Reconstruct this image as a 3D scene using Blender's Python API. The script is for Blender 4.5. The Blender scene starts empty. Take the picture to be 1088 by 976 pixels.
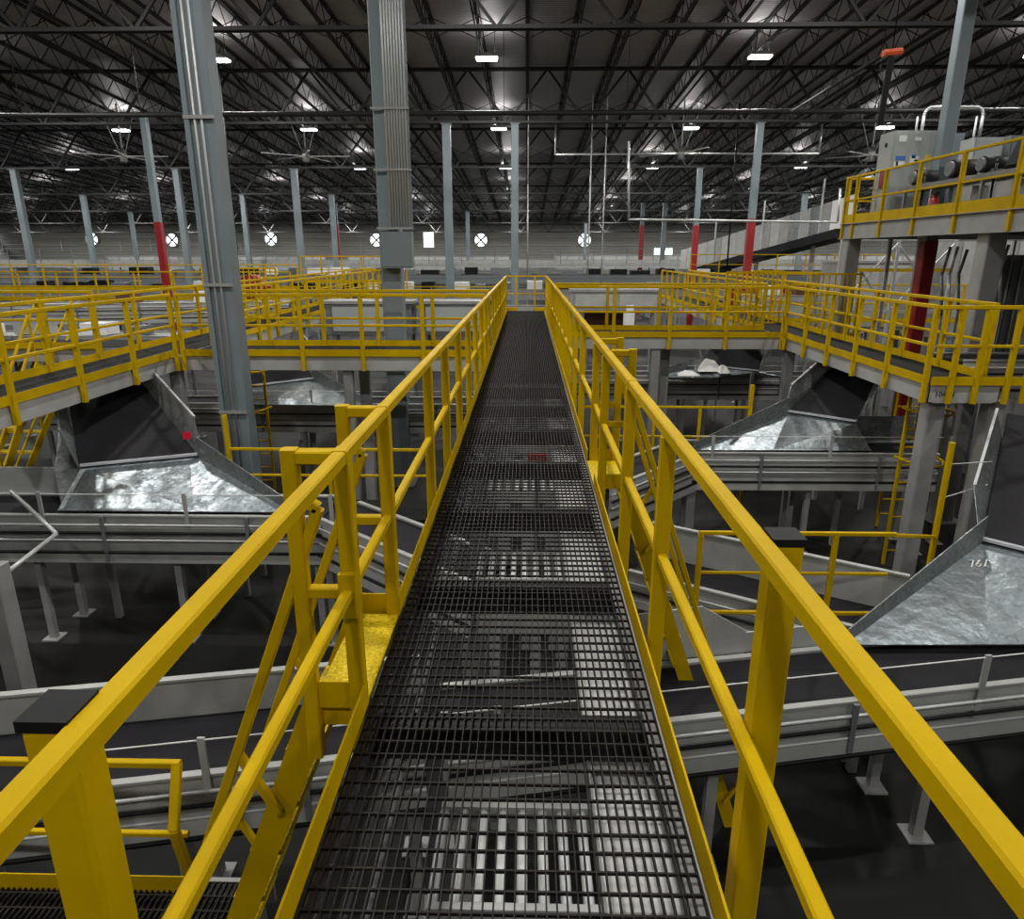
import bpy, math, random
from mathutils import Vector, Matrix
random.seed(7)
C = bpy.context.scene.collection
V = Vector
CAM = V((0.0, 0.0, 1.75)); FPX = 737.0
PITCH = math.radians(16.6); YAW = math.radians(1.24)
_s, _c = math.sin(PITCH), math.cos(PITCH)
_sy, _cy = math.sin(YAW), math.cos(YAW)
FW = V((-_sy*_c, _cy*_c, -_s)); RT = V((_cy, _sy, 0)); UP = V((-_sy*_s, _cy*_s, _c))
FLOOR = -3.3

def at(px, py, z=None, Y=None, X=None):
    """where the sight line through a photo pixel meets a height, a depth or a side distance"""
    r = FW + RT*((px-544.0)/FPX) + UP*((488.0-py)/FPX)
    if z is not None: t = (z-CAM.z)/r.z
    elif Y is not None: t = Y/r.y
    else: t = X/r.x
    return CAM + r*t

# ------------------------------------------------------------------ materials
def mat(name, col, rough=0.5, metal=0.0, noise=0.0, nscale=6.0, bump=0.0, bscale=40.0, emit=0.0, spec=0.5, ecol=None):
    m = bpy.data.materials.new(name); m.use_nodes = True
    nt = m.node_tree; b = nt.nodes['Principled BSDF']
    b.inputs['Base Color'].default_value = (*col, 1)
    b.inputs['Roughness'].default_value = rough; b.inputs['Metallic'].default_value = metal
    b.inputs['Specular IOR Level'].default_value = spec
    if emit:
        b.inputs['Emission Color'].default_value = (*(ecol or col), 1); b.inputs['Emission Strength'].default_value = emit
    if noise or bump:
        tc = nt.nodes.new('ShaderNodeTexCoord')
    if noise:
        n = nt.nodes.new('ShaderNodeTexNoise'); n.inputs['Scale'].default_value = nscale; n.inputs['Detail'].default_value = 6
        nt.links.new(tc.outputs['Object'], n.inputs['Vector'])
        r = nt.nodes.new('ShaderNodeValToRGB')
        r.color_ramp.elements[0].position = 0.3; r.color_ramp.elements[1].position = 0.72
        r.color_ramp.elements[0].color = (*[max(0, x*(1-noise)) for x in col], 1)
        r.color_ramp.elements[1].color = (*[min(1, x*(1+noise*0.6)) for x in col], 1)
        nt.links.new(n.outputs['Fac'], r.inputs['Fac']); nt.links.new(r.outputs['Color'], b.inputs['Base Color'])
    if bump:
        n2 = nt.nodes.new('ShaderNodeTexNoise'); n2.inputs['Scale'].default_value = bscale
        nt.links.new(tc.outputs['Object'], n2.inputs['Vector'])
        bp = nt.nodes.new('ShaderNodeBump'); bp.inputs['Strength'].default_value = bump; bp.inputs['Distance'].default_value = 0.01
        nt.links.new(n2.outputs['Fac'], bp.inputs['Height']); nt.links.new(bp.outputs['Normal'], b.inputs['Normal'])
    return m

def galvanised(name, lo, hi, rough):
    m = bpy.data.materials.new(name); m.use_nodes = True
    nt = m.node_tree; b = nt.nodes['Principled BSDF']; L = nt.links.new
    tc = nt.nodes.new('ShaderNodeTexCoord')
    vo = nt.nodes.new('ShaderNodeTexVoronoi'); vo.inputs['Scale'].default_value = 26
    no = nt.nodes.new('ShaderNodeTexNoise'); no.inputs['Scale'].default_value = 3.0; no.inputs['Detail'].default_value = 8
    L(tc.outputs['Object'], vo.inputs['Vector']); L(tc.outputs['Object'], no.inputs['Vector'])
    mx = nt.nodes.new('ShaderNodeMix'); mx.data_type = 'FLOAT'; mx.inputs[0].default_value = 0.65
    L(vo.outputs['Color'], mx.inputs[2]); L(no.outputs['Fac'], mx.inputs[3])
    r = nt.nodes.new('ShaderNodeValToRGB'); r.color_ramp.elements[0].position = .3; r.color_ramp.elements[1].position = .7
    r.color_ramp.elements[0].color = (*lo, 1); r.color_ramp.elements[1].color = (*hi, 1)
    L(mx.outputs[0], r.inputs['Fac']); L(r.outputs['Color'], b.inputs['Base Color'])
    r2 = nt.nodes.new('ShaderNodeMapRange'); r2.inputs['From Min'].default_value = .3; r2.inputs['From Max'].default_value = .7
    r2.inputs['To Min'].default_value = rough*1.25; r2.inputs['To Max'].default_value = rough*.75
    L(mx.outputs[0], r2.inputs['Value']); L(r2.outputs['Result'], b.inputs['Roughness'])
    bp = nt.nodes.new('ShaderNodeBump'); bp.inputs['Strength'].default_value = .5; bp.inputs['Distance'].default_value = .06
    L(no.outputs['Fac'], bp.inputs['Height']); L(bp.outputs['Normal'], b.inputs['Normal'])
    b.inputs['Metallic'].default_value = .9
    return m

def ribbed(name, col, axis, scale, rough, metal, depth):
    """sheet metal with pressed ribs: a wave bump along one axis"""
    m = mat(name, col, rough, metal)
    nt = m.node_tree; b = nt.nodes['Principled BSDF']; L = nt.links.new
    tc = nt.nodes.new('ShaderNodeTexCoord'); w = nt.nodes.new('ShaderNodeTexWave')
    w.bands_direction = axis; w.inputs['Scale'].default_value = scale; w.inputs['Distortion'].default_value = 0
    L(tc.outputs['Object'], w.inputs['Vector'])
    bp = nt.nodes.new('ShaderNodeBump'); bp.inputs['Strength'].default_value = .8; bp.inputs['Distance'].default_value = depth
    L(w.outputs['Fac'], bp.inputs['Height']); L(bp.outputs['Normal'], b.inputs['Normal'])
    return m

YEL = mat('yellow_paint', (.53, .342, .0), .5, 0, .14, 3, .08, 60, spec=.08)
YELD = mat('yellow_tread', (.62, .44, .005), .6, 0, .45, 60, .6, 90, spec=.2)
GREY = mat('grey_paint', (.30, .30, .29), .5, .1, .18, 2.5)
LGREY = mat('pale_grey_paint', (.40, .405, .39), .48, .1, .15, 3)
COLM = mat('column_paint', (.17, .205, .22), .5, 0, .10, 1.5)
RED = mat('red_paint', (.27, .008, .009), .45, 0, .12, 4)
GALV = galvanised('galvanised_sheet', (.20, .235, .25), (.50, .55, .57), .40)
GALVD = galvanised('dull_galvanised_sheet', (.17, .185, .185), (.32, .34, .335), .55)
PIPE = mat('conduit_steel', (.54, .55, .54), .38, .3)
BELT = mat('black_belt', (.015, .014, .017), .75, 0, .25, 3, .1, 30, spec=.22)
BLACK = mat('black_plastic', (.008, .008, .009), .55, spec=.2)
GRATE = mat('grating_steel', (.016, .013, .010), .6, .1, .35, 8, spec=.25)
DECK = mat('dark_deck', (.010, .011, .009), .8, 0, .4, 10, .4, 60, spec=.15)
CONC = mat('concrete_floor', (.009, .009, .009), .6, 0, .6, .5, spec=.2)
JOIST = mat('joist_paint', (.012, .012, .013), .6)
ROOF = ribbed('roof_deck_metal', (.50, .48, .49), 'Y', 2.1, .42, .45, .05)
WALL = ribbed('wall_panel', (.25, .25, .225), 'Z', .9, .6, 0, .05)
WALLS = ribbed('side_wall_panel', (.20, .20, .19), 'Z', .9, .6, 0, .05)
LENS = mat('lamp_lens', (1, 1, 1), .5, emit=26, ecol=(.93, .97, 1))
DAY = mat('daylit_glass', (.9, .97, 1), .2, emit=3.2, ecol=(.88, .97, 1))
DAYF = mat('daylit_louvre', (.9, .95, 1), .4, emit=3.0, ecol=(.92, .97, 1))
WHITE = mat('white_plastic', (.78, .78, .76), .45)
LIP = mat('silver_lip', (.62, .64, .68), .35, .3)
ORANGE = mat('orange_plastic', (.75, .10, .015), .4)
CAB = mat('cabinet_paint', (.36, .385, .37), .42, 0, .06, 3)
CABD = mat('dark_cabinet_paint', (.15, .165, .17), .45, 0, .08, 3)
BLUE = mat('blue_sticker', (.03, .16, .48), .4)
YST = mat('yellow_sticker', (.75, .55, .02), .4)
BROWN = mat('brown_board', (.12, .045, .02), .6)

# ------------------------------------------------------------------ mesh builder
class MB:
    def __init__(s): s.v, s.f, s.sm = [], [], []
    def add(s, vs, fs, smooth=False):
        o = len(s.v); s.v += [tuple(x) for x in vs]
        for f in fs: s.f.append([o+i for i in f]); s.sm.append(smooth)
        return s
    def box(s, lo, hi):
        (a, b, c), (d, e, f) = lo, hi
        return s.add([(a,b,c),(d,b,c),(d,e,c),(a,e,c),(a,b,f),(d,b,f),(d,e,f),(a,e,f)],
                     [(0,3,2,1),(4,5,6,7),(0,1,5,4),(1,2,6,5),(2,3,7,6),(3,0,4,7)])
    def prof(s, a, b, pts, up=V((0,0,1)), smooth=False, cap=True):
        """sweep a closed 2D outline (side, up) from a to b"""
        a, b = V(a), V(b); d = (b-a).normalized()
        if abs(d.dot(up)) > .99: up = V((0,1,0))
        sd = d.cross(up).normalized(); u = sd.cross(d).normalized(); n = len(pts)
        vs = [a+sd*x+u*y for x, y in pts]+[b+sd*x+u*y for x, y in pts]
        fs = [(i, (i+1) % n, n+(i+1) % n, n+i) for i in range(n)]
        s.add(vs, fs, smooth)
        if cap:
            o = len(s.v)-2*n
            s.f.append([o+i for i in range(n)][::-1]); s.sm.append(False)
            s.f.append([o+n+i for i in range(n)]); s.sm.append(False)
        return s
    def bar(s, a, b, w, h=None, ch=0.0, up=V((0,0,1))):
        h = h or w; x, y = w/2, h/2
        if ch: p = [(-x+ch,-y),(x-ch,-y),(x,-y+ch),(x,y-ch),(x-ch,y),(-x+ch,y),(-x,y-ch),(-x,-y+ch)]
        else: p = [(-x,-y),(x,-y),(x,y),(-x,y)]
        return s.prof(a, b, p, up)
    def tube(s, a, b, r, n=8):
        return s.prof(a, b, [(r*math.cos(2*math.pi*i/n), r*math.sin(2*math.pi*i/n)) for i in range(n)], smooth=True)
    def path(s, pts, r, n=8):
        for a, b in zip(pts, pts[1:]): s.tube(a, b, r, n)
        return s
    def hbeam(s, a, b, w, h, t=.02):
        x, y = w/2, h/2; k = t/2
        return s.prof(a, b, [(-x,-y),(x,-y),(x,-y+t),(k,-y+t),(k,y-t),(x,y-t),(x,y),(-x,y),(-x,y-t),(-k,y-t),(-k,-y+t),(-x,-y+t)], V((0,0,1)) if abs((V(b)-V(a)).normalized().z) < .9 else V((0,1,0)))
    def channel(s, a, b, w, h, t=.012):
        """C section, the open side to +side"""
        x, y = w, h/2
        return s.prof(a, b, [(0,-y),(x,-y),(x,-y+t),(t,-y+t),(t,y-t),(x,y-t),(x,y),(0,y)])
    def slab(s, pts, t, nrm=None):
        """flat plate of thickness t below/behind its polygon"""
        pts = [V(p) for p in pts]; n = V((0,0,0))
        for i in range(len(pts)):
            p, q = pts[i], pts[(i+1) % len(pts)]; n += p.cross(q)
        n = n.normalized() if nrm is None else V(nrm).normalized()
        k = len(pts); vs = pts+[p-n*t for p in pts]
        fs = [tuple(range(k)), tuple(range(2*k-1, k-1, -1))]+[(i, k+i, k+(i+1) % k, (i+1) % k) for i in range(k)]
        return s.add(vs, fs)
    def disc(s, c, r, t, ax, n=20):
        c = V(c); ax = V(ax).normalized()
        return s.tube(c-ax*t/2, c+ax*t/2, r, n)
    def build(s, name, m, parent=None, loc=None):
        o_ = V(LOC[parent.name]) if parent is not None and parent.name in LOC else V((0,0,0))
        if loc is not None and parent is None: o_ = V(loc)
        base = o_
        me = bpy.data.meshes.new(name)
        me.from_pydata([tuple(V(v)-base) for v in s.v], [], s.f); me.update()
        for p, k in zip(me.polygons, s.sm): p.use_smooth = k
        me.materials.append(m)
        o = bpy.data.objects.new(name, me); C.objects.link(o)
        if parent is not None: o.parent = parent
        elif loc is not None: o.location = loc
        LOC[o.name] = tuple(base)
        return o
LOC = {}

def tag(o, label, cat, group=None, kind=None):
    if label: o['label'] = label
    if cat: o['category'] = cat
    if group: o['group'] = group
    if kind: o['kind'] = kind
    return o
def thing(name, label, cat, loc=(0,0,0), group=None):
    o = bpy.data.objects.new(name, None); C.objects.link(o); o.location = loc; o.empty_display_size = .2
    LOC[o.name] = tuple(loc)
    return tag(o, label, cat, group)
def struct(mb, name, m):
    o = mb.build(name, m); o['kind'] = 'structure'; return o
def dup(o, loc, label=None, parent=None):
    r = o.copy(); C.objects.link(r); r.location = loc
    if label: r['label'] = label
    if parent is not None: r.parent = parent
    for ch in list(o.children):
        c = ch.copy(); C.objects.link(c); c.parent = r
        for g in ch.children:
            d = g.copy(); C.objects.link(d); d.parent = c
    return r

# ------------------------------------------------------------------ the hall
RS = .055
def zj(y): return 10.40-RS*y          # underside of the joists
def zd(y): return 11.22-RS*y          # roof deck
XW, YF, YB = 66.0, 95.0, -14.0
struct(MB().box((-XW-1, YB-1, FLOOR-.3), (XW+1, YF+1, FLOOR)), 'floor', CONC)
m = MB(); m.slab([(-XW-1, YB-1, zd(YB-1)), (-XW-1, YF+1, zd(YF+1)), (XW+1, YF+1, zd(YF+1)), (XW+1, YB-1, zd(YB-1))], .2, (0,0,-1))
struct(m, 'ceiling', ROOF)
struct(MB().box((-XW, YF, FLOOR), (XW, YF+.4, zd(YF))), 'wall_far', WALL)
struct(MB().box((-XW, YB-.4, FLOOR), (XW, YB, zd(YB))), 'wall_back', WALLS)
m = MB(); m.slab([(-XW, YB, FLOOR), (-XW, YF, FLOOR), (-XW, YF, zd(YF)), (-XW, YB, zd(YB))], .4, (1,0,0)); struct(m, 'wall_left', WALLS)
m = MB(); m.slab([(XW, YB, FLOOR), (XW, YB, zd(YB)), (XW, YF, zd(YF)), (XW, YF, FLOOR)], .4, (-1,0,0)); struct(m, 'wall_right', WALLS)

# far-wall windows (daylight behind), round wall fans
wn = 0
for (x0, y0, x1, y1) in [(-8,240,7,270), (16,246,27,260), (450,246,461,263), (694,263,702,277), (705,263,715,277), (0,268,10,277)]:
    wn += 1
    a, b = at(x0, y1, Y=YF-.05), at(x1, y0, Y=YF-.05)
    g = MB().box((a.x, YF-.06, a.z), (b.x, YF+.01, b.z)).build('window_%d' % wn, DAY); g['kind'] = 'structure'
    f = MB(); w = .09
    for p, q in (((a.x,a.z),(b.x,a.z)),((a.x,b.z),(b.x,b.z)),((a.x,a.z),(a.x,b.z)),((b.x,a.z),(b.x,b.z)),(((a.x+b.x)/2,a.z),((a.x+b.x)/2,b.z))):
        f.bar((p[0],YF-.08,p[1]), (q[0],YF-.08,q[1]), w if p[0] != (a.x+b.x)/2 else .05)
    f.build('window_frame', GREY, g)
fan0 = None
for i, (px, py) in enumerate([(98,254), (288,254), (400,255), (511,255), (621,255), (793,258), (183,255), (845,259)]):
    c = at(px, py, Y=YF-.15)
    if fan0 is None:
        fan0 = thing('wall_fan', 'round exhaust fan with daylit louvre high on the far wall', 'fan', tuple(c), 'exhaust fans along the far wall')
        R = .86
        sh = MB()
        for k in range(24):
            t0, t1 = 2*math.pi*k/24, 2*math.pi*(k+1)/24
            sh.bar(c+V((R*math.cos(t0), 0, R*math.sin(t0))), c+V((R*math.cos(t1), 0, R*math.sin(t1))), .10, .34, up=V((0,1,0)))
        sh.build('shroud', GREY, fan0)
        MB().disc(c+V((0,.1,0)), R*.96, .04, (0,1,0), 24).build('louvre', DAYF, fan0)
        MB().disc(c-V((0,.05,0)), .17, .2, (0,1,0), 12).build('motor', CABD, fan0)
        for k in range(4):
            t = math.pi/4+k*math.pi/2
            d = V((math.cos(t), 0, math.sin(t))); e = V((-math.sin(t), 0, math.cos(t)))
            MB().slab([c+d*.15-e*.05, c+d*.8-e*.16, c+d*.8+e*.1, c+d*.15+e*.05], .02, (0,-1,0)).build('blade', CABD, fan0)
    else: dup(fan0, tuple(c))

# roof joists, one line every 1.7 m
m = MB(); y0, y1, st = YB+.3, YF-.3, .72
for dx in (-.045, .045):
    m.bar((dx, y0, zj(y0)), (dx, y1, zj(y1)), .05, .06); m.bar((dx, y0, zd(y0)-.06), (dx, y1, zd(y1)-.06), .05, .06)
y = y0; k = 0
while y+st < y1:
    a, b = (zj(y), zd(y+st)-.06) if k % 2 == 0 else (zd(y)-.06, zj(y+st))
    m.bar((0, y, a), (0, y+st, b), .026); y += st; k += 1
j0 = m.build('roof_joist', JOIST)
tag(j0, 'black open-web roof joist running away under the metal deck', 'roof joist', 'parallel roof joists under the deck')
js = [-.05+1.7*i for i in range(-38, 39)]
j0.location.x = js[0]
for x in js[1:]: dup(j0, (x, 0, 0))
# girders across
GY = [11, 22, 33, 44, 55, 66, 77, 88]
m = MB(); zt, zb = -.14, -2.2
for dy in (-.1, .1):
    m.bar((-XW+.3, dy, zt), (XW-.3, dy, zt), .09, .1); m.bar((-XW+.3, dy, zb), (XW-.3, dy, zb), .09, .1)
x = -XW+.5; k = 0
while x+1.7 < XW:
    m.bar((x, 0, zb if k % 2 == 0 else zt), (x+1.7, 0, zt if k % 2 == 0 else zb), .085); x += 1.7; k += 1
g0 = m.build('roof_girder', JOIST)
tag(g0, 'deep black lattice girder crossing the hall under the roof joists', 'roof girder', 'lattice girders across the hall')
for i, y in enumerate(GY):
    if i == 0: g0.location = (0, y, zd(y)-.04)
    else: dup(g0, (0, y, zd(y)-.04))
# cross bridging rows between joists
m = MB()
for a, b in zip(js, js[1:]):
    m.bar((a, 0, -.78), (b, 0, -.1), .026); m.bar((a, 0, -.1), (b, 0, -.78), .026)
b0 = m.build('joist_bridging', JOIST)
tag(b0, 'row of thin X-shaped steel braces linking the roof joists', 'bridging', 'cross bridging rows between joists')
for i, y in enumerate([16.5, 27.5, 38.5, 49.5, 60.5, 71.5]):
    if i == 0: b0.location = (0, y, zd(y))
    else: dup(b0, (0, y, zd(y)))

# high-bay lamps on hanging rods
def lamp(x, y, z):
    r = thing('high_bay_lamp', 'white high-bay lamp hanging under the roof joists', 'lamp', (x, y, z), 'high-bay lamps under the roof')
    MB().box((x-.42,y-.24,z+.06), (x+.42,y+.24,z+.13)).box((x-.15,y-.1,z+.13), (x+.15,y+.1,z+.22)).build('housing', LGREY, r)
    MB().box((x-.38,y-.20,z), (x+.38,y+.20,z+.065)).build('lens', LENS, r)
    for s in (-.3, .3): MB().bar((x+s,y,z+.1), (x+s,y,zd(y)-.005), .015).build('rod', JOIST, r)
    return r
ROWS = [-6.0, 5.6, 17.2, 28.7, 39.7, 51, 63, 75, 87]
def area(name, e, sx, sy):
    l = bpy.data.lights.new(name, 'AREA'); l.shape = 'RECTANGLE'; l.size = sx; l.size_y = sy; l.energy = e; l.color = (1.0, .985, .95); return l
ld = area('high_bay_light', 900, .72, .4); lu = area('high_bay_uplight', 44, .8, .44)
for iy, y in enumerate(ROWS):
    z = 10.27-.0594*y; lp = None
    for k in range(-6, 7):
        x = -1.55+10.0*k
        if abs(x) > 62: continue
        if abs(x) > 30 and y < 20: continue
        if lp is None: lp = lamp(x, y, z)
        else: dup(lp, (x, y, z))
        lo = bpy.data.objects.new('high_bay_light', ld); C.objects.link(lo); lo.location = (x, y, z-.02)
        lo = bpy.data.objects.new('high_bay_uplight', lu); C.objects.link(lo); lo.location = (x, y, z+.24); lo.rotation_euler = (math.pi, 0, 0)

# columns
def column(px, py, Y, w, label, red=None, conduits=0, box=False, grp=None, ztop=None, clad='h'):
    p = at(px, py, Y=Y); x = p.x; zt = ztop if ztop is not None else zd(Y)-2.3
    r = thing('building_column', label, 'column', (x, Y, FLOOR), grp)
    zr = FLOOR+.02 if red is None else red
    m = MB(); k = w/2
    m.bar((x, Y, zr), (x, Y, zt), w, w, w*.06); m.build('shaft', COLM, r)
    MB().box((x-k*1.5, Y-k*1.5, FLOOR), (x+k*1.5, Y+k*1.5, FLOOR+.03)).build('base_plate', COLM, r)
    MB().box((x-k*1.25, Y-k*1.25, zt-.04), (x+k*1.25, Y+k*1.25, zt)).build('cap_plate', COLM, r)
    if red is not None: MB().bar((x, Y, FLOOR+.03), (x, Y, red), w*1.12, w*1.12, w*.1).build('red_lower_shaft', RED, r)
    return r, x
col1, cx = column(236, 270, 11.1, .36, 'big grey column in front of the left cross walkway, conduits down it')
for i in range(2):
    xx = cx-.09+.10*i; MB().tube((xx, 11.1-.2, -2.2), (xx, 11.1-.2, 8.2), .018).build('conduit', PIPE, col1)
MB().box((cx-.24, 10.88, -2), (cx-.17, 11.25, 8.2)).build('side_channel', COLM, col1)
for z in (-.75, 1.25, 3.6): MB().box((cx-.25, 10.87, z), (cx+.2, 10.9, z+.05)).build('strap', GREY, col1)
col2, cx = column(413, 200, 15.0, .42, 'big grey column with conduit bundle and cabinet, left of the main walkway')
for i in range(8):
    xx = cx+.06+.055*i; MB().tube((xx, 14.72, 2.2), (xx, 14.72, 9.0), .021).build('conduit', PIPE, col2)
MB().box((cx+.0, 14.76, 2.2), (cx+.5, 14.79, 9)).build('backing_channel', COLM, col2)
for z in (2.2, 3.3, 4.4, 6.5, 8.4): MB().box((cx-.23, 14.68, z), (cx+.52, 14.71, z+.04)).build('strap', GREY, col2)
cb = MB().box((cx-.12, 14.5, 1.45), (cx+.5, 14.78, 2.15)).build('junction_box', COLM, col2)
MB().box((cx-.10, 14.485, 1.48), (cx+.48, 14.5, 2.12)).build('door', COLM, cb)
column(477, 250, 33.0, .36, 'slim grey column just left of the walkway end')
column(547, 250, 33.0, .33, 'pale lit column rising behind the end of the main walkway')
column(170, 250, 31.0, .26, 'thin column with red lower half behind the left side walkway', red=3.0, ztop=7.2)
column(797, 250, 33.0, .29, 'tall column with red lower half left of the mezzanine', red=3.2)
column(739, 250, 44.0, .30, 'column with red lower half, further off, right of paired windows', red=3.3)
column(681, 265, 60.0, .30, 'short-looking red column just left of the paired far windows', red=3.9)
column(359, 265, 60.0, .30, 'distant red-based column between two grey ones on the left', red=3.9)
for px, Y in [(196,44), (318,44), (262,55), (355,55), (705,60), (95,55), (851,55), (28,44), (142,66), (497,66), (622,77), (900,66)]:
    column(px, 250, Y, .36 if Y < 60 else .33, 'plain grey column standing far back in the hall', grp='far grey columns')
column(986, 262, 17.0, .28, 'grey column beside the mezzanine cabinets, red below the deck', red=2.0)

# sprinkler main, pale pipes and conduit drops
def pipe(name, pts, r, m, label, cat='pipe', group=None, kids=()):
    return tag(MB().path(pts, r, 8).build(name, m), label, cat, group)
a, b = at(-40, 123, Y=26), at(1130, 117, Y=26)
t = thing('sprinkler_main', 'thick black pipe crossing the whole hall below the joists', 'pipe', tuple(a))
MB().tube(a, b, .085).build('main_pipe', JOIST, t)
for k in range(9):
    q = a.lerp(b, (k+.5)/9); MB().bar(q, (q.x, q.y, zj(q.y)), .02).build('hanger', JOIST, t)
a, b = at(590, 164, Y=40), at(870, 163, Y=40)
pipe('sprinkler_branch', [(a.x, 40, zj(40)), a, b, (b.x, 40, zj(40))], .05, PIPE, 'long pale pipe high up, right of the main walkway')
pipe('conduit_run', [at(668,150,Y=30), at(668,233,Y=30), at(890,236,Y=30), at(893,200,Y=30)], .045, PIPE, 'white pipe run turning level beside red-based columns')
for k, (px, y0, y1, lab) in enumerate([(629,140,284,'thin conduit drop left of its taller neighbour, past the walkway end'), (645,121,290,'tall thin conduit drop right of the walkway end'), (561,196,262,'short conduit drop just right of the pale lit column')]):
    a, b = at(px, y0, Y=34), at(px-1, y1, Y=34)
    pipe('conduit_drop', [(a.x, 34, zj(34)), a, (a.x, 34, b.z-1.2)], .03, PIPE, lab)
pipe('power_cord', [(at(780,180,Y=36).x, 36, zj(36)), at(772,289,Y=36)], .04, BLACK, 'black cord dropping from the roof beside the red column', 'cord')
pipe('power_cord', [(at(246,200,Y=30).x, 30, zj(30)), at(254,292,Y=30)], .04, BLACK, 'black cord dropping right of the big conduit column', 'cord')

# big ceiling fans
cf = None
for px, py in [(131,166), (325,166), (724,163), (926,165)]:
    c = at(px, py, Y=35.5)
    if cf is None:
        cf = thing('ceiling_fan', 'wide slow ceiling fan hanging on wires below the lamps', 'ceiling fan', tuple(c), 'wide ceiling fans over the hall')
        MB().tube(c+V((0,0,-.25)), c+V((0,0,.3)), .16, 12).build('hub', LGREY, cf)
        MB().tube(c+V((0,0,.3)), (c.x, c.y, zj(c.y)), .04).build('drop_rod', PIPE, cf)
        for k in range(5):
            t = .05+k*2*math.pi/5; d = V((math.cos(t), math.sin(t), 0))
            MB().bar(c+d*.15, c+d*2.1, .11, .025).build('blade', WHITE, cf)
        for s in (-1, 1): MB().tube(c+V((.05*s,0,-.1)), (c.x+s*.9, c.y, zj(c.y)), .02, 5).build('guy_wire', PIPE, cf)
    else: dup(cf, (c.x, c.y, c.z))

# ------------------------------------------------------------------ guard rails
def guardrail(a, b, label, ys=None, sp=1.2, h=1.07, mid=.52, toe=True, w=.068, ext=.28, out=V((0,0,0)), m=YEL, group=None, name='guardrail', ends=(True, True), tr=None, toeh=.1, gap=None, toff=V((0,0,0))):
    """straight run from a to b; every post its own part; posts run down past the deck by ext"""
    a, b = V(a), V(b); d = b-a; n = d.normalized(); L = d.length; tr = tr or w*.8
    r = thing(name, label, 'guardrail', tuple(a), group)
    up = V((0,0,1)); ch = tr*.12
    MB().bar(a+up*(h-tr/2)-n*tr/2, b+up*(h-tr/2)+n*tr/2, tr, tr, ch).build('top_rail', m, r)
    MB().bar(a+up*mid, b+up*mid, tr*.8, tr*.8, ch).build('mid_rail', m, r)
    if toe:
        segs = [(0, L)] if gap is None else [(0, gap[0]), (gap[1], L)]
        for s0, s1 in segs: MB().bar(a+toff+n*s0+up*(toeh/2-.01), a+toff+n*s1+up*(toeh/2-.01), .008, toeh+.02).build('toe_board', m, r)
    if ys is None:
        k = max(1, round(L/sp)); ys = [L*i/k for i in range(k+1)]
        if not ends[0]: ys = ys[1:]
        if not ends[1]: ys = ys[:-1]
    p0 = None
    for s in ys:
        q = a+n*s+out
        if p0 is None:
            p0 = MB().bar(V((0,0,-ext)), V((0,0,h-tr)), w, w, w*.1).build('post', m, None)
            p0.parent = r; p0.location = q-a
        else:
            c = p0.copy(); C.objects.link(c); c.location = q-a
    return r

def grating(mb, x0, x1, y0, y1, z, px=.03, py=.05, d=.03, t=.004, tc=.006):
    n = int(round((x1-x0)/px))
    for i in range(n+1):
        x = x0+(x1-x0)*i/n; mb.box((x-t/2, y0, z-d), (x+t/2, y1, z))
    n = int(round((y1-y0)/py))
    for i in range(n+1):
        y = y0+(y1-y0)*i/n; mb.box((x0, y-tc/2, z-.012), (x1, y+tc/2, z-.001))

# ------------------------------------------------------------------ main walkway
XL, XR, YEND = -.634, .523, 22.2
w = thing('main_walkway', 'long black grating walkway running straight ahead between two yellow guard rails', 'walkway', (0, 0, 0))
m = MB(); grating(m, XL+.01, XR-.01, -1.6, YEND, 0, px=.03, py=.07, d=.025, t=.0042, tc=.0065); m.build('grating_panel', GRATE, w)
for x in (XL, XR): MB().channel((x, -1.6, -.14), (x, YEND, -.14), .05 if x < 0 else -.05, .22).build('side_beam', GREY, w)
y = -1.2; k = 0
while y < YEND:
    MB().hbeam((XL+.02, y, -.105), (XR-.02, y, -.105), .10, .14, .012).build('cross_beam', JOIST, w); y += 1.18; k += 1
for y in (.3, 6.9, 13.2, 19.6):
    for x in (-.52, .41):
        MB().bar((x, y, FLOOR), (x, y, -.26), .15, .15, .012).build('support_post', GREY, w)
        MB().box((x-.14, y-.14, FLOOR), (x+.14, y+.14, FLOOR+.02)).build('foot_plate', GREY, w)
t = thing('cable_tray', 'pale open cable tray under the right edge of the main grating', 'cable tray', (.42, 0, -.22))
MB().box((.25, -1.5, -.235), (.50, 22, -.225)).build('tray', WHITE, t)
for x in (.25, .50): MB().box((x-.004, -1.5, -.235), (x+.004, 22, -.17)).build('tray_side', LGREY, t)
for i, x in enumerate((-.56, -.49)):
    tag(MB().tube((x, -1.5, -.22), (x, 22, -.22), .014).build('floor_conduit', PIPE),
        ['steel conduit under the grating, against the left toe board', 'steel conduit under the grating, a hand inward from the left edge one'][i], 'conduit')

# rails along it
LY = [.91, 2.40, 3.15, 4.63, 5.64, 6.75, 7.9, 9.05, 10.2, 11.35, 12.2, 13.75, 14.9, 16.05, 17.2, 18.35, 19.5, 20.65, 21.9]
RY = [1.63, 2.79, 3.86, 5.15, 5.87, 7.35, 8.5, 9.65, 10.8, 11.95, 13.1, 14.25, 15.3, 16.8, 17.9, 19.05, 20.2, 21.9]
Y0 = -1.2
lr = guardrail((-.67, Y0, 0), (-.67, 21.95, 0), 'long yellow guard rail along the left edge of the main walkway', ys=[y-Y0 for y in LY[1:]], w=.062, tr=.05, mid=.52, gap=(2.42-Y0, 3.13-Y0), ext=.25, toff=V((.03,0,0)))
rr = guardrail((.587, Y0, 0), (.587, 21.95, 0), 'long yellow guard rail along the right edge of the main walkway', ys=[y-Y0 for y in RY[1:]], w=.062, tr=.05, mid=.49, ext=.25, gap=(5.18-Y0, 5.85-Y0), toff=V((-.055,0,0)))
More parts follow.
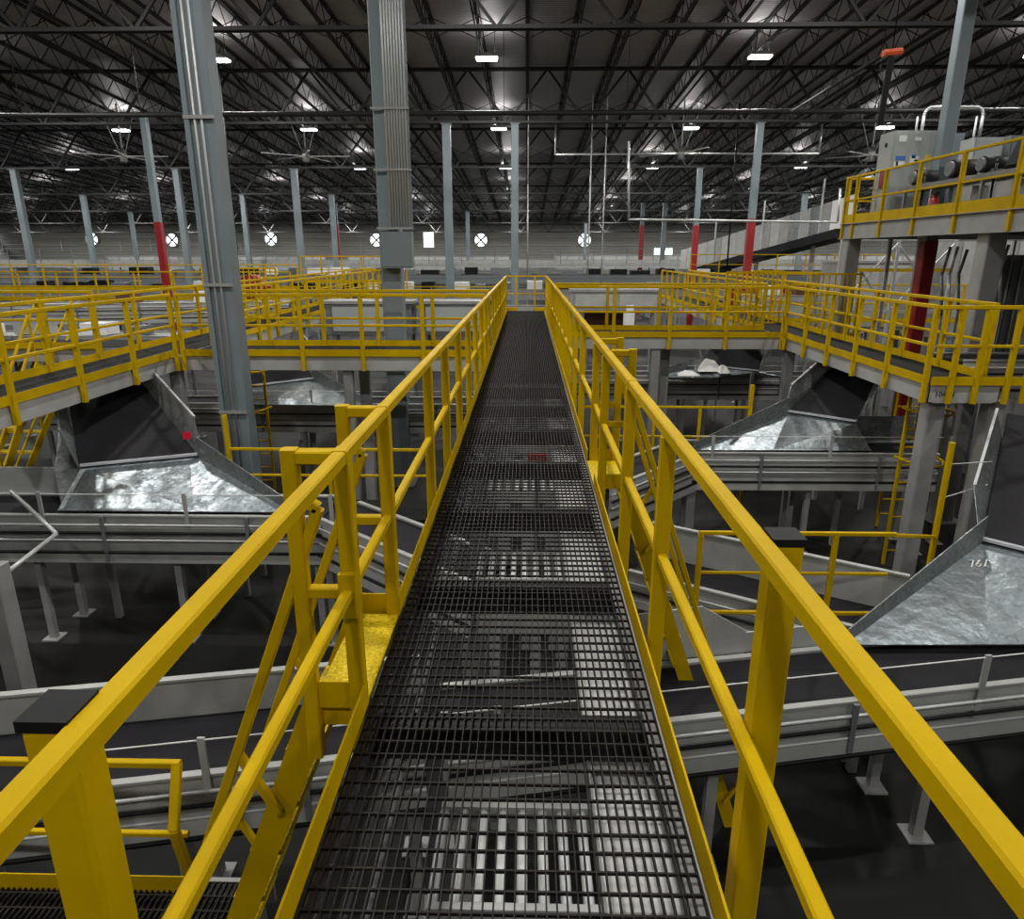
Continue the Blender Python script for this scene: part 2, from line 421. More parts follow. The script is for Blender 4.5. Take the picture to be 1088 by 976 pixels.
def capped(r, x, y, base):
    MB().bar((x, y, -.25), (x, y, 1.055), .078, .078, .008).build('post', YEL, r)
    MB().box((x-.041, y-.041, 1.055), (x+.041, y+.041, 1.075)).build('post_cap', BLACK, r)
capped(lr, -.728, .91, 0); capped(rr, .650, 1.63, 0)
capped(lr, -.738, -.9, 0); capped(rr, .655, -.6, 0)
for r, x, ys in ((lr, -.67, (2.40, 3.15, 6.75, 11.35)), (rr, .587, (3.86, 7.35, 11.95))):
    for y in ys:
        MB().bar((x, y-.035, 1.045), (x, y+.035, 1.045), .056, .056, .006).build('splice_sleeve', YEL, r)
        MB().bar((x, y-.03, .50), (x, y+.03, .50), .052, .052, .005).build('splice_sleeve', YEL, r)
MB().bar((-.67, 2.35, .42), (-.67, 2.35, .60), .066, .03, .004).build('bracket', YEL, lr)
# end rail of main walkway
guardrail((-.67, 22.3, 0), (.587, 22.3, 0), 'short yellow end rail with a gate gap closing the main walkway', ys=[.0, .32, .9, 1.257], w=.05, gap=(.32, .9))

# ladder openings: upright loops beside the rail and ship-ladder handrails going down toward the camera
def loop(x0, x1, y, label, zb=-.25, w=.058):
    r = thing('ladder_gate_frame', label, 'gate frame', (x1, y, 0))
    k = w/2 if x1 > x0 else -w/2
    MB().bar((x0, y, 1.04), (x1-k, y, 1.04), w*.94, .05, .006).build('top_bar', YEL, r)
    MB().bar((x1, y, zb), (x1, y, 1.07), w, w, .006).build('leg', YEL, r)
    MB().bar((x0, y, .5), (x1, y, .5), .045, .045, .005).build('mid_bar', YEL, r)
    MB().bar((x0, y, .04), (x1, y, .04), .01, .12).build('toe_bar', YEL, r)
    return r
loop(-.70, -.86, 2.40, 'square yellow upright frame on left rail, nearer of the ladder pair')
loop(-.70, -.86, 3.15, 'square yellow upright frame on left rail, farther of the ladder pair')
t = thing('ladder_landing', 'bright yellow non-slip step plate beside the left walkway edge', 'step', (-.75, 2.7, 0))
MB().box((-.86, 2.42, -.03), (-.642, 3.13, 0)).build('tread_plate', YELD, t)
MB().box((-.86, 2.42, -.12), (-.642, 2.44, -.03)).build('nosing', YEL, t)
def ship_ladder(x, w, ytop, label, n=9, side=-1, ang=52, rails=(.82, .42)):
    """stair running down toward smaller y"""
    ta = math.tan(math.radians(ang)); r = thing('ship_ladder', label, 'ladder', (x, ytop, FLOOR)); dy = -FLOOR/ta
    for q in (x, x+side*w): MB().bar((q, ytop, -.06), (q, ytop-dy, FLOOR), .03, .15, 0).build('stringer', YEL, r)
    for i in range(1, n+1):
        f = i/(n+1); z = FLOOR*f; y = ytop-dy*f
        MB().box((min(x, x+side*w), y-.02, z-.03), (max(x, x+side*w), y+.13, z)).build('tread', YELD, r)
    for hh in rails:
        for q in (x, x+side*w): MB().bar((q, ytop, hh), (q, ytop-dy, hh+FLOOR), .04, .04, .005).build('handrail', YEL, r)
    for f in (.02, .5, .97):
        for q in (x, x+side*w):
            y = ytop-dy*f; MB().bar((q, y, FLOOR*f), (q, y, FLOOR*f+rails[0]+.02), .035, .035, .004).build('rail_post', YEL, r)
    return r
def side_ladder(x0, sg, y0, y1, zend, label, g=.33):
    """steep ladder dropping outward from the walkway edge at x0, handrails held off the stringers"""
    r = thing('ship_ladder', label, 'ladder', (x0, (y0+y1)/2, 0)); X = lambda z, o=0: x0+sg*(o-z*g)
    for y in (y0+.04, y1-.04):
        MB().bar((X(-.02), y, -.02), (X(zend), y, zend), .025, .12).build('stringer', YEL, r)
    z = -.27
    while z > zend+.1:
        MB().box((X(z)-.07, y0+.05, z-.025), (X(z)+.07, y1-.05, z)).build('tread', YELD, r); z -= .27
    for y in (y0, y1):
        MB().bar((X(.84, .26), y, .84), (X(zend+.55, .26), y, zend+.55), .042, .042, .005).build('handrail', YEL, r)
        for zz in (-.25, zend+.6):
            MB().bar((X(zz, .26), y, zz), (X(zz-.30), y, zz-.30), .035, .035, .004).build('stand_off', YEL, r)
        MB().bar((x0+sg*.02, y, .90), (X(.84, .26), y, .84), .042, .042, .005).build('top_link', YEL, r)
    return r
ZB = at(100, 943, Y=3.2).z
side_ladder(-.84, -1, 2.40, 3.13, ZB, 'steep yellow ladder dropping outward from the left rail opening', .39)
side_ladder(.78, 1, 5.15, 5.87, FLOOR, 'steep yellow ladder dropping outward from the right rail opening', .34)
loop(.62, .78, 5.87, 'yellow upright frame on right rail, farther of the ladder pair')
loop(.62, .78, 5.15, 'yellow upright frame on right rail, nearer of the ladder pair')
tag(MB().box((.53, 5.18, -.03), (.78, 5.85, .0)).build('ladder_landing', YELD), 'yellow step plate outside the right walkway edge', 'step')

# ------------------------------------------------------------------ cross and side walkways
def walkway(x0, x1, y0, y1, label, along='x', beams=('n', 'f', 'l', 'r'), z=0, bh=.26, t=.05, posts=()):
    r = thing('walkway', label, 'walkway', ((x0+x1)/2, (y0+y1)/2, z))
    MB().box((x0+.03, y0+.03, z-t), (x1-.03, y1-.03, z-.005)).build('deck', DECK, r)
    e = dict(n=((x0,y0),(x1,y0),1), f=((x1,y1),(x0,y1),1), l=((x0,y1),(x0,y0),1), r=((x1,y0),(x1,y1),1))
    for k in beams:
        (ax, ay), (bx, by), _ = e[k]
        MB().channel((bx, by, z-.02-bh/2), (ax, ay, z-.02-bh/2), .07, bh).build('edge_beam', LGREY, r)
    for (px, py, w) in posts:
        MB().bar((px, py, FLOOR), (px, py, z-bh-.02), w, w, w*.08).build('support_post', GREY, r)
        MB().box((px-w, py-w, FLOOR), (px+w, py+w, FLOOR+.025)).build('foot_plate', GREY, r)
    return r
walkway(-6.28, -.70, 12.35, 13.65, 'left cross walkway with a pale beam, joining the main walkway', beams=('n', 'f'), posts=((-3.25, 12.5, .17), (-3.2, 13.55, .2)))
walkway(-7.32, -6.3, 2.6, 34.0, 'left side walkway running parallel, dark deck with pale edge beam', beams=('l', 'r'), posts=((-6.42, 12.5, .2), (-7.1, 12.5, .2), (-6.42, 20, .2), (-7.2, 4.2, .2), (-7.1, 7.4, .2)))
walkway(.60, 5.62, 15.4, 16.7, 'right cross walkway with a pale beam, joining the main walkway', beams=('n', 'f'), posts=((2.85, 15.55, .2), (3.2, 16.2, .2)))
walkway(5.64, 6.62, 9.72, 30.0, 'right side walkway running parallel, ending near the grey posts', beams=('n', 'l', 'r'), posts=((5.86, 9.95, .24), (6.72, 9.95, .24), (5.8, 15.5, .2), (6.5, 20, .2)))
z0 = 0
guardrail((-6.15, 12.3, 0), (-.76, 12.3, 0), 'yellow guard rail on the near edge of the left cross walkway', sp=1.18)
guardrail((-6.15, 13.7, 0), (-.76, 13.7, 0), 'yellow guard rail on the far edge of the left cross walkway', sp=1.18)
guardrail((-6.25, 2.7, 0), (-6.25, 12.25, 0), 'yellow guard rail on the inner edge of the left side walkway, near half', sp=1.45)
guardrail((-6.25, 13.75, 0), (-6.25, 33.9, 0), 'yellow guard rail on the inner edge of the left side walkway, beyond the crossing', sp=1.3)
guardrail((-7.36, 2.7, 0), (-7.36, 33.9, 0), 'yellow guard rail along the outer edge of the left side walkway', sp=1.3)
guardrail((.66, 15.35, 0), (5.55, 15.35, 0), 'yellow guard rail on the near edge of the right cross walkway', sp=1.2)
guardrail((.66, 16.75, 0), (5.55, 16.75, 0), 'yellow guard rail on the far edge of the right cross walkway', sp=1.2)
guardrail((5.58, 9.75, 0), (5.58, 15.3, 0), 'yellow guard rail on the inner edge of the right side walkway, near half', sp=1.12)
guardrail((5.58, 16.8, 0), (5.58, 29.9, 0), 'yellow guard rail on the inner edge of the right side walkway, beyond the crossing', sp=1.1)
guardrail((6.66, 10.2, 0), (6.66, 29.9, 0), 'yellow guard rail along the outer edge of the right side walkway', sp=1.15)
guardrail((5.62, 9.68, 0), (6.9, 9.68, 0), 'yellow end rail closing the right side walkway above grey posts', ys=[.28, .62, 1.05])
guardrail((6.95, 9.72, 0), (8.6, 9.78, 0), 'yellow rail leading off right from the side walkway end', ys=[.0, .2, 1.6], toe=False)
# lettering on the near beam face
cu = bpy.data.curves.new('beam_lettering', 'FONT'); cu.body = '1041 I'; cu.size = .11; cu.extrude = .001
o = bpy.data.objects.new('beam_lettering', cu); C.objects.link(o); o.rotation_euler = (math.pi/2, 0, 0); o.location = (5.72, 9.712, -.19)
bpy.context.view_layer.update(); me_ = bpy.data.meshes.new_from_object(o); me_.materials.clear(); me_.materials.append(BLACK); lo_, ro_ = o.location.copy(), o.rotation_euler.copy(); bpy.data.objects.remove(o)
o = bpy.data.objects.new('beam_lettering', me_); C.objects.link(o); o.location = lo_; o.rotation_euler = ro_; tag(o, 'small black stencilled characters on the pale walkway end beam', 'lettering')

# ------------------------------------------------------------------ mezzanine on the right
MX, MZ = 7.9, 2.45
t = thing('mezzanine', 'raised grey steel mezzanine deck on the right with thick columns', 'mezzanine', (10, 12, FLOOR))
cxm = at(986, 262, Y=17.0).x
MB().box((MX+.05, 4.0, MZ-.08), (13.5, 16.75, MZ)).box((MX+.05, 17.25, MZ-.08), (13.5, 18.45, MZ)).box((MX+.05, 16.75, MZ-.08), (cxm-.25, 17.25, MZ)).box((cxm+.25, 16.75, MZ-.08), (13.5, 17.25, MZ)).build('deck', DECK, t)
MB().channel((MX, 18.5, MZ-.20), (MX, 4.0, MZ-.20), .10, .36).build('edge_beam', GREY, t)
MB().channel((13.5, 18.5, MZ-.20), (MX, 18.5, MZ-.20), .10, .36).build('edge_beam', GREY, t)
for y in (6, 8.4, 10.8, 13.2, 15.6): MB().hbeam((MX+.1, y, MZ-.22), (13.4, y, MZ-.22), .15, .26).build('joist', CABD, t)
for (x, y) in ((8.05, 18.25), (8.18, 13.0), (12.9, 18.2), (8.2, 6.2)):
    MB().bar((x, y, FLOOR), (x, y, MZ-.38), .34, .34, .02).build('column', GREY, t)
    MB().box((x-.3, y-.3, FLOOR), (x+.3, y+.3, FLOOR+.03)).build('base_plate', GREY, t)
for (x, y) in ((at(945,265,Y=17.9).x, 17.9), (at(976,265,Y=17.9).x, 17.9)): MB().bar((x, y, FLOOR), (x, y, MZ-.1), .08, .08).build('light_post', LGREY, t)
guardrail((MX-.03, 4.0, MZ), (MX-.03, 18.5, MZ), 'yellow guard rail along the front edge of the raised mezzanine', ys=[.6, 2.0, 3.6, 5.1, 6.6, 8.15, 9.7, 11.15, 12.55, 13.9, 14.45], toeh=.19, ext=.36, w=.075, tr=.05)
guardrail((MX+.05, 18.55, MZ), (9.2, 18.55, MZ), 'short yellow guard rail on the far end of the mezzanine', sp=.8, toeh=.19)

def cabinet(x0, x1, y0, y1, z0, z1, label, m=CAB, bits=()):
    r = thing('electrical_cabinet', label, 'cabinet', ((x0+x1)/2, (y0+y1)/2, z0))
    MB().box((x0, y0, z0+.05), (x1, y1, z1)).box((x0+.03, y0+.03, z0), (x1-.03, y1-.03, z0+.05)).build('body', m, r)
    d = MB().box((x0+.03, y0-.025, z0+.12), (x1-.03, y0, z1-.04)).build('door', m, r)
    xm = x1-.09; MB().box((xm, y0-.05, (z0+z1)/2-.08), (xm+.03, y0-.025, (z0+z1)/2+.08)).build('handle', BLACK, d)
    for (u, v, w, h, mm, nm) in bits:
        X = x0+(x1-x0)*u; Z = z0+(z1-z0)*v
        MB().box((X, y0-.032, Z), (X+w, y0-.025, Z+h)).build(nm, mm, r)
    return r
cabinet(8.36, 9.32, 17.5, 18.15, MZ, 4.42, 'tall grey electrical cabinet with blue stickers at the mezzanine end',
        bits=((.12,.88,.17,.13,WHITE,'notice'), (.5,.89,.14,.07,WHITE,'notice'), (.1,.68,.22,.09,BLUE,'sticker'), (.08,.60,.24,.13,WHITE,'sticker'), (.12,.62,.05,.09,BLUE,'sticker'),
              (.44,.64,.20,.16,WHITE,'sticker'), (.47,.70,.09,.08,BLUE,'sticker'), (.55,.655,.08,.06,BLUE,'sticker'), (.8,.68,.11,.12,YST,'warning_label'), (.8,.58,.05,.04,WHITE,'notice')))
tag(MB().disc((8.36-.01, 17.8, 4.15), .05, .02, (1,0,0), 14).build('cable_gland', BLACK), 'round black gland on the side of the blue-stickered cabinet', 'fitting')
cabinet(9.42, 10.1, 17.75, 18.25, MZ, 4.4, 'grey cabinet behind the column, right of the blue-stickered one', m=COLM, bits=((.25,.42,.12,.14,YST,'warning_label'),))
cabinet(9.1, 9.68, 15.6, 16.1, MZ, 4.0, 'pale grey box behind a black motor on the mezzanine')
cabinet(9.75, 10.45, 15.5, 16.1, MZ, 4.02, 'dark grey cabinet with a white notice, second from right edge', m=CABD, bits=((.55,.78,.18,.1,WHITE,'notice'), (.4,.52,.1,.2,WHITE,'notice')))
cabinet(10.55, 11.4, 15.2, 15.9, MZ, 4.05, 'grey cabinet cut by the right edge of the mezzanine', m=COLM)
t = thing('drive_table', 'grey steel drive conveyor with black motors standing on the mezzanine', 'machine', (9.3, 11.5, MZ))
MB().box((8.5, 8.0, MZ+.62), (9.02, 17.2, MZ+.72)).build('bed', GREY, t)
for y in (8.3, 10.2, 12.2, 14.2, 15.9, 17.0):
    for x in (8.56, 8.96): MB().bar((x, y, MZ), (x, y, MZ+.62), .06).build('leg', GREY, t)
for y in (13.4, 14.6): MB().box((8.62, y, MZ+.05), (8.95, y+.5, MZ+.55)).build('control_box', LGREY, t)
for i, (x, y, z, r_) in enumerate(((8.7, 16.6, MZ+.88, .16), (8.75, 15.3, MZ+.92, .18), (8.7, 14.2, MZ+.88, .15))):
    q = thing('gear_motor', ['black gear motor nearest the blue-stickered cabinet', 'black gear motor, middle one on the drive bed', 'black gear motor below the tilted black hose box'][i], 'motor', (x, y, MZ+.72))
    MB().tube((x-.2, y, z), (x+.25, y, z), r_, 14).build('motor_body', BLACK, q)
    MB().tube((x-.26, y, z), (x-.2, y, z), r_*.8, 14).build('fan_cover', CABD, q)
    MB().box((x-.1, y-.12, MZ+.72), (x+.2, y+.12, z)).build('foot', CABD, q)
    MB().path([(x, y-.1, z+r_*.5), (x-.1, y-.25, z), (x-.12, y-.28, MZ+.4), (x-.05, y-.2, MZ+.05)], .022).build('cable', BLACK, q)
q = V((8.7, 13.55, MZ+.74)); tag(MB().prof(q, q+V((.28, .1, .62)), [(-.16,-.1),(.1,-.13),(.18,0),(.12,.14),(-.1,.14),(-.19,.03)]).build('hose_reel', BLACK), 'tilted black hose box leaning above the mezzanine bed', 'hose reel')
t = thing('fire_extinguisher', 'small red extinguisher standing behind the mezzanine rail', 'extinguisher', (8.25, 15.2, MZ))
MB().tube((8.25,15.2,MZ), (8.25,15.2,MZ+.36), .09, 14).tube((8.25,15.2,MZ+.36), (8.25,15.2,MZ+.42), .05, 12).build('bottle', RED, t)
MB().box((8.21,15.1,MZ+.42), (8.29,15.24,MZ+.48)).build('valve', BLACK, t)
tag(MB().box((8.30, 17.55, MZ+.75), (8.36, 17.8, MZ+1.15)).build('alarm_box', RED), 'red box on the left side of the tall stickered cabinet', 'alarm box')
# hoop conduits over the cabinets
t = thing('hoop_conduit', 'pale looped conduit arching between mezzanine cabinets', 'conduit', (9.2, 17.95, 4.36))
def hoop(x0, x1, z0, z1, ytop, y, r_):
    P = [(x0, y, z0)]; rr_ = .18
    for k in range(7):
        a_ = math.pi-k*math.pi/12; P.append((x0+rr_+rr_*math.cos(a_), y, z1-rr_+rr_*math.sin(a_)))
    for k in range(7):
        a_ = math.pi/2-k*math.pi/12; P.append((x1-rr_+rr_*math.cos(a_), y, z1-rr_+rr_*math.sin(a_)))
    P.append((x1, y, z0)); return P
MB().path(hoop(9.2, 10.55, 4.36, 4.98, 0, 17.95, .03), .035, 8).build('outer_pipe', PIPE, t)
MB().path([(9.06, 17.95, 4.36), (9.06, 17.95, 4.78)], .025).build('riser', PIPE, t)
MB().path([(10.42, 17.95, 4.0), (10.42, 17.95, 4.78)], .025).build('riser', PIPE, t)
# orange reel hanging from the roof with its long pipe
q = at(948, 55, Y=15.2)
t = thing('cord_reel', 'orange cord reel hanging high above the mezzanine', 'reel', tuple(q))
MB().prof(q+V((-.17,0,-.03)), q+V((.17,0,.0)), [(-.08,-.05),(.08,-.05),(.1,0),(.06,.06),(-.06,.06),(-.1,0)]).build('reel_body', ORANGE, t)
MB().tube(q, (q.x, q.y, zj(q.y)), .012).build('hanger', BLACK, t)
MB().bar(q+V((0,0,-.08)), q+V((-.05,0,-1.25)), .11, .08, .01).build('hanging_hose', BLACK, t)
e = at(842, 118, Y=24.6)
pipe('air_pipe', [q+V((-.1,.1,-.02)), e], .04, JOIST, 'long dark pipe running from the orange reel into the hall')

# ------------------------------------------------------------------ conveyors
def conveyor(a, b, w, z, label, h=.62, far_guard=.0, near_guard=.0, pipes=4, legs=1.7, cords=True, guard_m=None, group=None, near=True, beltm=None, detail=True):
    """belt conveyor from a to b (plan points); the near side carries pipes"""
    A, B = V((a[0], a[1], z)), V((b[0], b[1], z)); n = (B-A).normalized(); L = (B-A).length
    s = V((n.y, -n.x, 0))
    if s.y > 0: s = -s
    u = V((0, 0, 1)); k = w/2
    r = thing('belt_conveyor', label, 'conveyor', ((A.x+B.x)/2, (A.y+B.y)/2, FLOOR), group)
    MB().bar(A-u*.03, B-u*.03, w-.04, .05).build('belt', beltm or BELT, r)
    for sg, gd, nm in ((1, near_guard, 'side_panel'), (-1, far_guard, 'side_panel')):
        o = s*(sg*k); m = MB()
        m.bar(A+o-u*(h-.02-gd)/2+u*.02, B+o-u*(h-.02-gd)/2+u*.02, .012, h+gd)
        m.bar(A+o+u*(gd+.025), B+o+u*(gd+.025), .06, .022)
        if sg == 1:
            m.bar(A+o+s*.02-u*(h-.07), B+o+s*.02-u*(h-.07), .07, .13)
            m.bar(A+o+s*.02-u*.16, B+o+s*.02-u*.16, .02, .05)
        m.build(nm, guard_m or LGREY, r)
    if not detail: pipes = 0
    for i in range(pipes):
        zz = -.09-.105*i+(-.06 if i == pipes-1 else 0)
        o = s*(k+.045+.012*(i % 2))+u*zz
        MB().tube(A+o, B+o, .016 if i != pipes-1 else .02, 6).build('conduit', PIPE if i not in (1, pipes-1) else BLACK, r)
    cnt = max(1, int(L/legs)); lg = None
    for i in range(cnt+1):
        p = A+n*(L*(i+.06)/(cnt+.12))
        for sg in (1, -1):
            q = p+s*(sg*(k-.07))
            if lg is None:
                lg = MB().bar((0, 0, FLOOR), (0, 0, z-h+.08), .085, .085).box((-.11, -.11, FLOOR), (.11, .11, FLOOR+.02)).build('leg', GREY, None)
                lg.parent = r; lg.location = V((q.x, q.y, 0))-V((0,0,FLOOR))-V(((A.x+B.x)/2, (A.y+B.y)/2, 0))
            else:
                c = lg.copy(); C.objects.link(c); c.location = V((q.x, q.y, 0))-V((0,0,FLOOR))-V(((A.x+B.x)/2, (A.y+B.y)/2, 0))
        if detail and i < cnt:
            o = p+n*(L/(cnt+.12)*.55)+s*(k+.06)
            MB().bar(o-u*(h-.03), o+u*.03, .045, .03).build('pipe_strut', CABD, r)
        if detail and cords:
            o = p+n*.25+s*(k+.03)
            MB().bar(o-u*.25, o+u*.34, .05, .02).build('cord_post', LGREY, r)
    if detail and cords:
        o = s*(k+.03)+u*.32; MB().tube(A+o, B+o, .006, 5).build('pull_cord', WHITE, r)
    return r
sl = .19
def nf(x): return 5.13+sl*x-.37
conveyor((-7.5, nf(-7.5)), (-.80, nf(-.80)), .74, -1.75, 'long black belt conveyor low down at the lower left, passing under the walkway', far_guard=.30, h=.45)
conveyor((-.64, nf(-.64)), (7.6, nf(7.6)), .74, -1.75, 'black belt conveyor low on the right, in front of the nearest slide', h=.45)
conveyor((-14, 8.6), (-2.6, 8.6), .8, -1.5, 'grey conveyor with stacked pipes below the left slide')
conveyor((-2.5, 8.55), (-.35, 6.75), .7, -1.52, 'angled grey conveyor tucked under the left rail of the main walkway', near_guard=.0, cords=False)
conveyor((2.75, 11.68), (6.9, 11.68), .8, -1.5, 'grey conveyor with bright pipes below the right slide, past the gate frame')
conveyor((.95, 9.75), (2.68, 11.6), .7, -1.52, 'angled grey conveyor under the right rail, feeding past the slide', cords=False)
conveyor((1.42, 7.93), (3.88, 6.46), .7, -1.95, 'belt conveyor with tall grey guard behind the low right yellow rail', cords=False, far_guard=.40, near_guard=.02, h=.40)
conveyor((-11, 15.45), (-1.0, 15.45), .8, -1.5, 'grey conveyor beyond the left cross walkway, under the far left slide')
conveyor((.9, 19.25), (9.4, 19.25), .8, -1.5, 'grey conveyor beyond the right cross walkway, under the far right slide')
conveyor((-5.2, 21.4), (-.9, 21.4), .8, -1.1, 'grey conveyor seen through the left cross walkway rails', cords=False)
# grey guard panels next to the near belts
def plate(name, pts, t, m, label, cat, group=None):
    return tag(MB().slab(pts, t).build(name, m), label, cat, group)
plate('guard_plate', [(.80, 5.36, -1.72), (1.98, 5.56, -1.72), (1.98, 5.56, -1.50), (1.55, 5.49, -1.22), (.80, 5.36, -1.26)], .02, LGREY, 'grey five-sided guard plate at the foot of the right ladder stair', 'guard plate')
plate('guard_plate', [(1.98, 5.57, -1.72), (2.86, 5.72, -1.72), (2.86, 5.72, -1.5), (1.98, 5.57, -1.52)], .02, LGREY, 'low grey guard strip between the five-sided plate and the nearest slide', 'guard plate')
plate('guard_plate', [(-9.5, 9.03, -1.55), (-6.1, 9.03, -1.55), (-6.1, 9.03, -1.1), (-8.2, 9.03, -1.1), (-9.5, 9.03, -1.25)], .02, LGREY, 'pale grey guard plate left of the left slide', 'guard plate')
plate('guard_plate', [(5.85, 12.1, -1.5), (6.85, 12.1, -1.5), (6.85, 12.1, -1.02), (5.85, 12.1, -1.02)], .02, GALVD, 'square grey guard plate right of the right slide', 'guard plate')

# ------------------------------------------------------------------ slides with their feeding belts
def chute(BL, BR, TL, TR, A, B, label, wing, wallL, wallR, over=1.6, foldx=.5, m=GALV):
    BL, BR, TL, TR, A, B = map(V, (BL, BR, TL, TR, A, B)); u = V((0, 0, 1))
    r = thing('sorter_slide', label, 'slide', ((A.x+B.x)/2, (A.y+B.y)/2, A.z))
    dl = (TL-BL).normalized(); dr = (TR-BR).normalized()
    fl = V((dl.x, dl.y, 0)).normalized()*over; 
    b = MB().slab([BL, BR, TR, TL], .05, (dl.cross(BR-BL)*-1) if (dl.cross(BR-BL)).z < 0 else dl.cross(BR-BL))
    b.slab([TL, TR, TR+fl, TL+fl], .05, (0,0,1)); b.build('feed_belt', BELT, r)
    MB().bar(BL+u*.01, BR+u*.01, .06, .03).build('belt_lip', LIP, r)
    M = A.lerp(B, foldx)
    if BL.x < BR.x and wing == 'r':
        MB().slab([A, M, BR-u*.03, BL-u*.03], .015).slab([M, B, BR-u*.03], .015).build('slide_sheet', m, r)
    else:
        MB().slab([M, B, BR-u*.03, BL-u*.03], .015).slab([A, M, BL-u*.03], .015).build('slide_sheet', m, r)
    P, Q = (BR, B) if wing == 'r' else (BL, A)
    hw = .27
    MB().slab([P-u*.05, Q-u*.02, Q+u*.13, P+u*hw], .012).build('wing_wall', GALVD, r)
    for (p, q, sg, H) in ((BL, TL, -1, wallL), (BR, TR, 1, wallR)):
        d = (q-p); o = V((d.y, -d.x, 0)).normalized()*(-sg if d.y < 0 else sg)
        e = d.normalized()*.3+V((d.x, d.y, 0)).normalized()*over*.8
        w_ = MB().slab([p-u*.05, q-u*.05, q+o*H*.35+u*H, p+d*.18+o*H*.5+u*H, p+o*.05+u*H*.35], .012)
        wl = w_.build('belt_wall', GALVD, r)
        MB().bar(q+o*H*.35+u*H, p+d*.18+o*H*.5+u*H, .03, .03).build('edge_trim', PIPE, wl)
    for p in (BL.lerp(BR, .5), TL.lerp(TR, .5)):
        for k in (-.4, .4):
            q = p+(BR-BL)*k; MB().bar((q.x, q.y, FLOOR), (q.x, q.y, q.z-.06), .08).build('leg', GREY, r)
    return r
chute((-6.0,8.79,-1.0), (-4.67,9.36,-1.0), (-7.52,10.96,-.42), (-6.72,11.84,-.42), (-6.05,8.27,-1.44), (-3.0,8.27,-1.44), 'shiny metal slide and black feed belt below the left side walkway', 'r', .32, .32, foldx=.62)
chute((4.73,12.37,-1.0), (5.6,11.6,-1.0), (6.25,14.2,-.45), (6.75,13.4,-.45), (2.81,11.33,-1.44), (5.8,11.36,-1.44), 'metal slide with black feed belt running under the right side walkway', 'l', .30, .34, foldx=.45)
chute((4.90,7.0,-1.2), (5.75,6.15,-1.2), (6.25,8.95,-.55), (7.2,8.2,-.55), (2.88,5.62,-1.66), (5.3,5.68,-1.66), 'nearest metal slide at the lower right edge with chalk scribble', 'l', .34, .4, foldx=.55)
a_, b_ = at(258,411,z=-1.2), at(333,402,z=-1.2)
chute(a_, b_, a_+V((-.9,2.2,.45)), b_+V((-1.1,2.2,.45)), at(243,429,z=-1.44), at(392,431,z=-1.44), 'far left metal slide seen under the cross walkway by the big column', 'r', .35, .45, foldx=.65)
a_, b_ = at(747,388,z=-1.2), at(806,394,z=-1.2)
chute(a_, b_, a_+V((.9,2.3,.45)), b_+V((.9,2.3,.45)), at(688,401,z=-1.44), at(836,401,z=-1.44), 'far right metal slide with white parcels seen under the cross walkway', 'l', .34, .4, foldx=.5)
# chalk scribble on the nearest slide, and the small red sign on the left one
def strokes(name, lines, o, ex, ey, m, r=.006):
    mb = MB()
    for L_ in lines:
        for p, q in zip(L_, L_[1:]): mb.bar(o+ex*p[0]+ey*p[1], o+ex*q[0]+ey*q[1], r, .003)
    return mb.build(name, m)
so = at(1030, 604, z=-1.36); ex = V((.97, .1, 0)).normalized(); ey = V((.3, .75, .32)).normalized()
tag(strokes('chalk_scribble', [[(0,.1),(.05,.1),(.02,0)], [(.12,.1),(.07,.03),(.1,0),(.13,.03),(.09,.05)], [(.16,.0),(.2,.1),(.24,.06),(.22,0),(.16,.02)]], so+V((0,0,.02)), ex, ey, WHITE, .013), 'white chalk scribble near the top of the nearest slide', 'scribble')
so = at(198, 463, Y=9.62)
tag(MB().slab([so+V((-.055,0,-.05)), so+V((.055,.02,-.05)), so+V((.055,.02,.055)), so+V((-.055,0,.055))], .02).build('warning_sign', mat('sign_red', (.6,.01,.03), .4)), 'small square red sign on the right wall of the left feed belt', 'sign')
plate('belt_side_plate', [at(65,429,Y=10.5), at(58,500,Y=8.75), at(66,540,Y=8.35), at(84,498,Y=8.78), at(73,429,Y=10.45)], .015, GALVD, 'tapered dull metal side plate left of the left feed belt', 'side plate')
t = thing('support_stand', 'grey stand post with pipe braces at the left edge, low in front', 'stand', (at(14,690,Y=6.4).x, 6.4, FLOOR)); q = at(14, 690, Y=6.4)
MB().bar((q.x, 6.4, FLOOR), (q.x, 6.4, at(5,600,Y=6.4).z), .20, .20, .015).build('post', GREY, t)
MB().box((q.x-.2, 6.2, FLOOR), (q.x+.2, 6.6, FLOOR+.02)).build('foot_plate', GREY, t)
MB().path([at(2,612,Y=6.4), at(60,567,Y=7.3), at(12,522,Y=7.9)], .025).build('brace', PIPE, t)
# white parcels on the far right slide
for i, (px, py, sx, sy_, sz) in enumerate(((731, 398, .30, .2, .06), (753, 393, .34, .28, .16), (768, 395, .16, .3, .10))):
    q = at(px, py, z=-1.3)
    mb = MB(); mb.add([q+V((-sx,-sy_,0)), q+V((sx,-sy_*.8,0)), q+V((sx*.9,sy_,0)), q+V((-sx*.8,sy_,0)), q+V((-.3*sx,0,sz*2)), q+V((.4*sx,.1*sy_,sz*1.6))],
           [(0,3,2,1),(0,1,5,4),(1,2,5),(2,3,4,5),(3,0,4)])
    tag(mb.build('parcel', WHITE), ['flat white parcel, leftmost on the far right slide', 'peaked white parcel, biggest on the far right slide', 'slim white parcel, rightmost on the far right slide'][i], 'parcel', 'white parcels on the far right slide')
q = thing('red_light', 'small red light seen through the main grating', 'light', (.12, 7.55, -.5))
MB().box((.02,7.5,-.5), (.24,7.62,-.44)).build('lens', mat('red_lens', (.7,.05,.03), .3), q)
MB().box((-.02,7.47,-.54), (.28,7.65,-.5)).build('base', CABD, q)
MB().bar((.12,7.56,FLOOR), (.12,7.56,-.54), .05).build('stem', CABD, q)

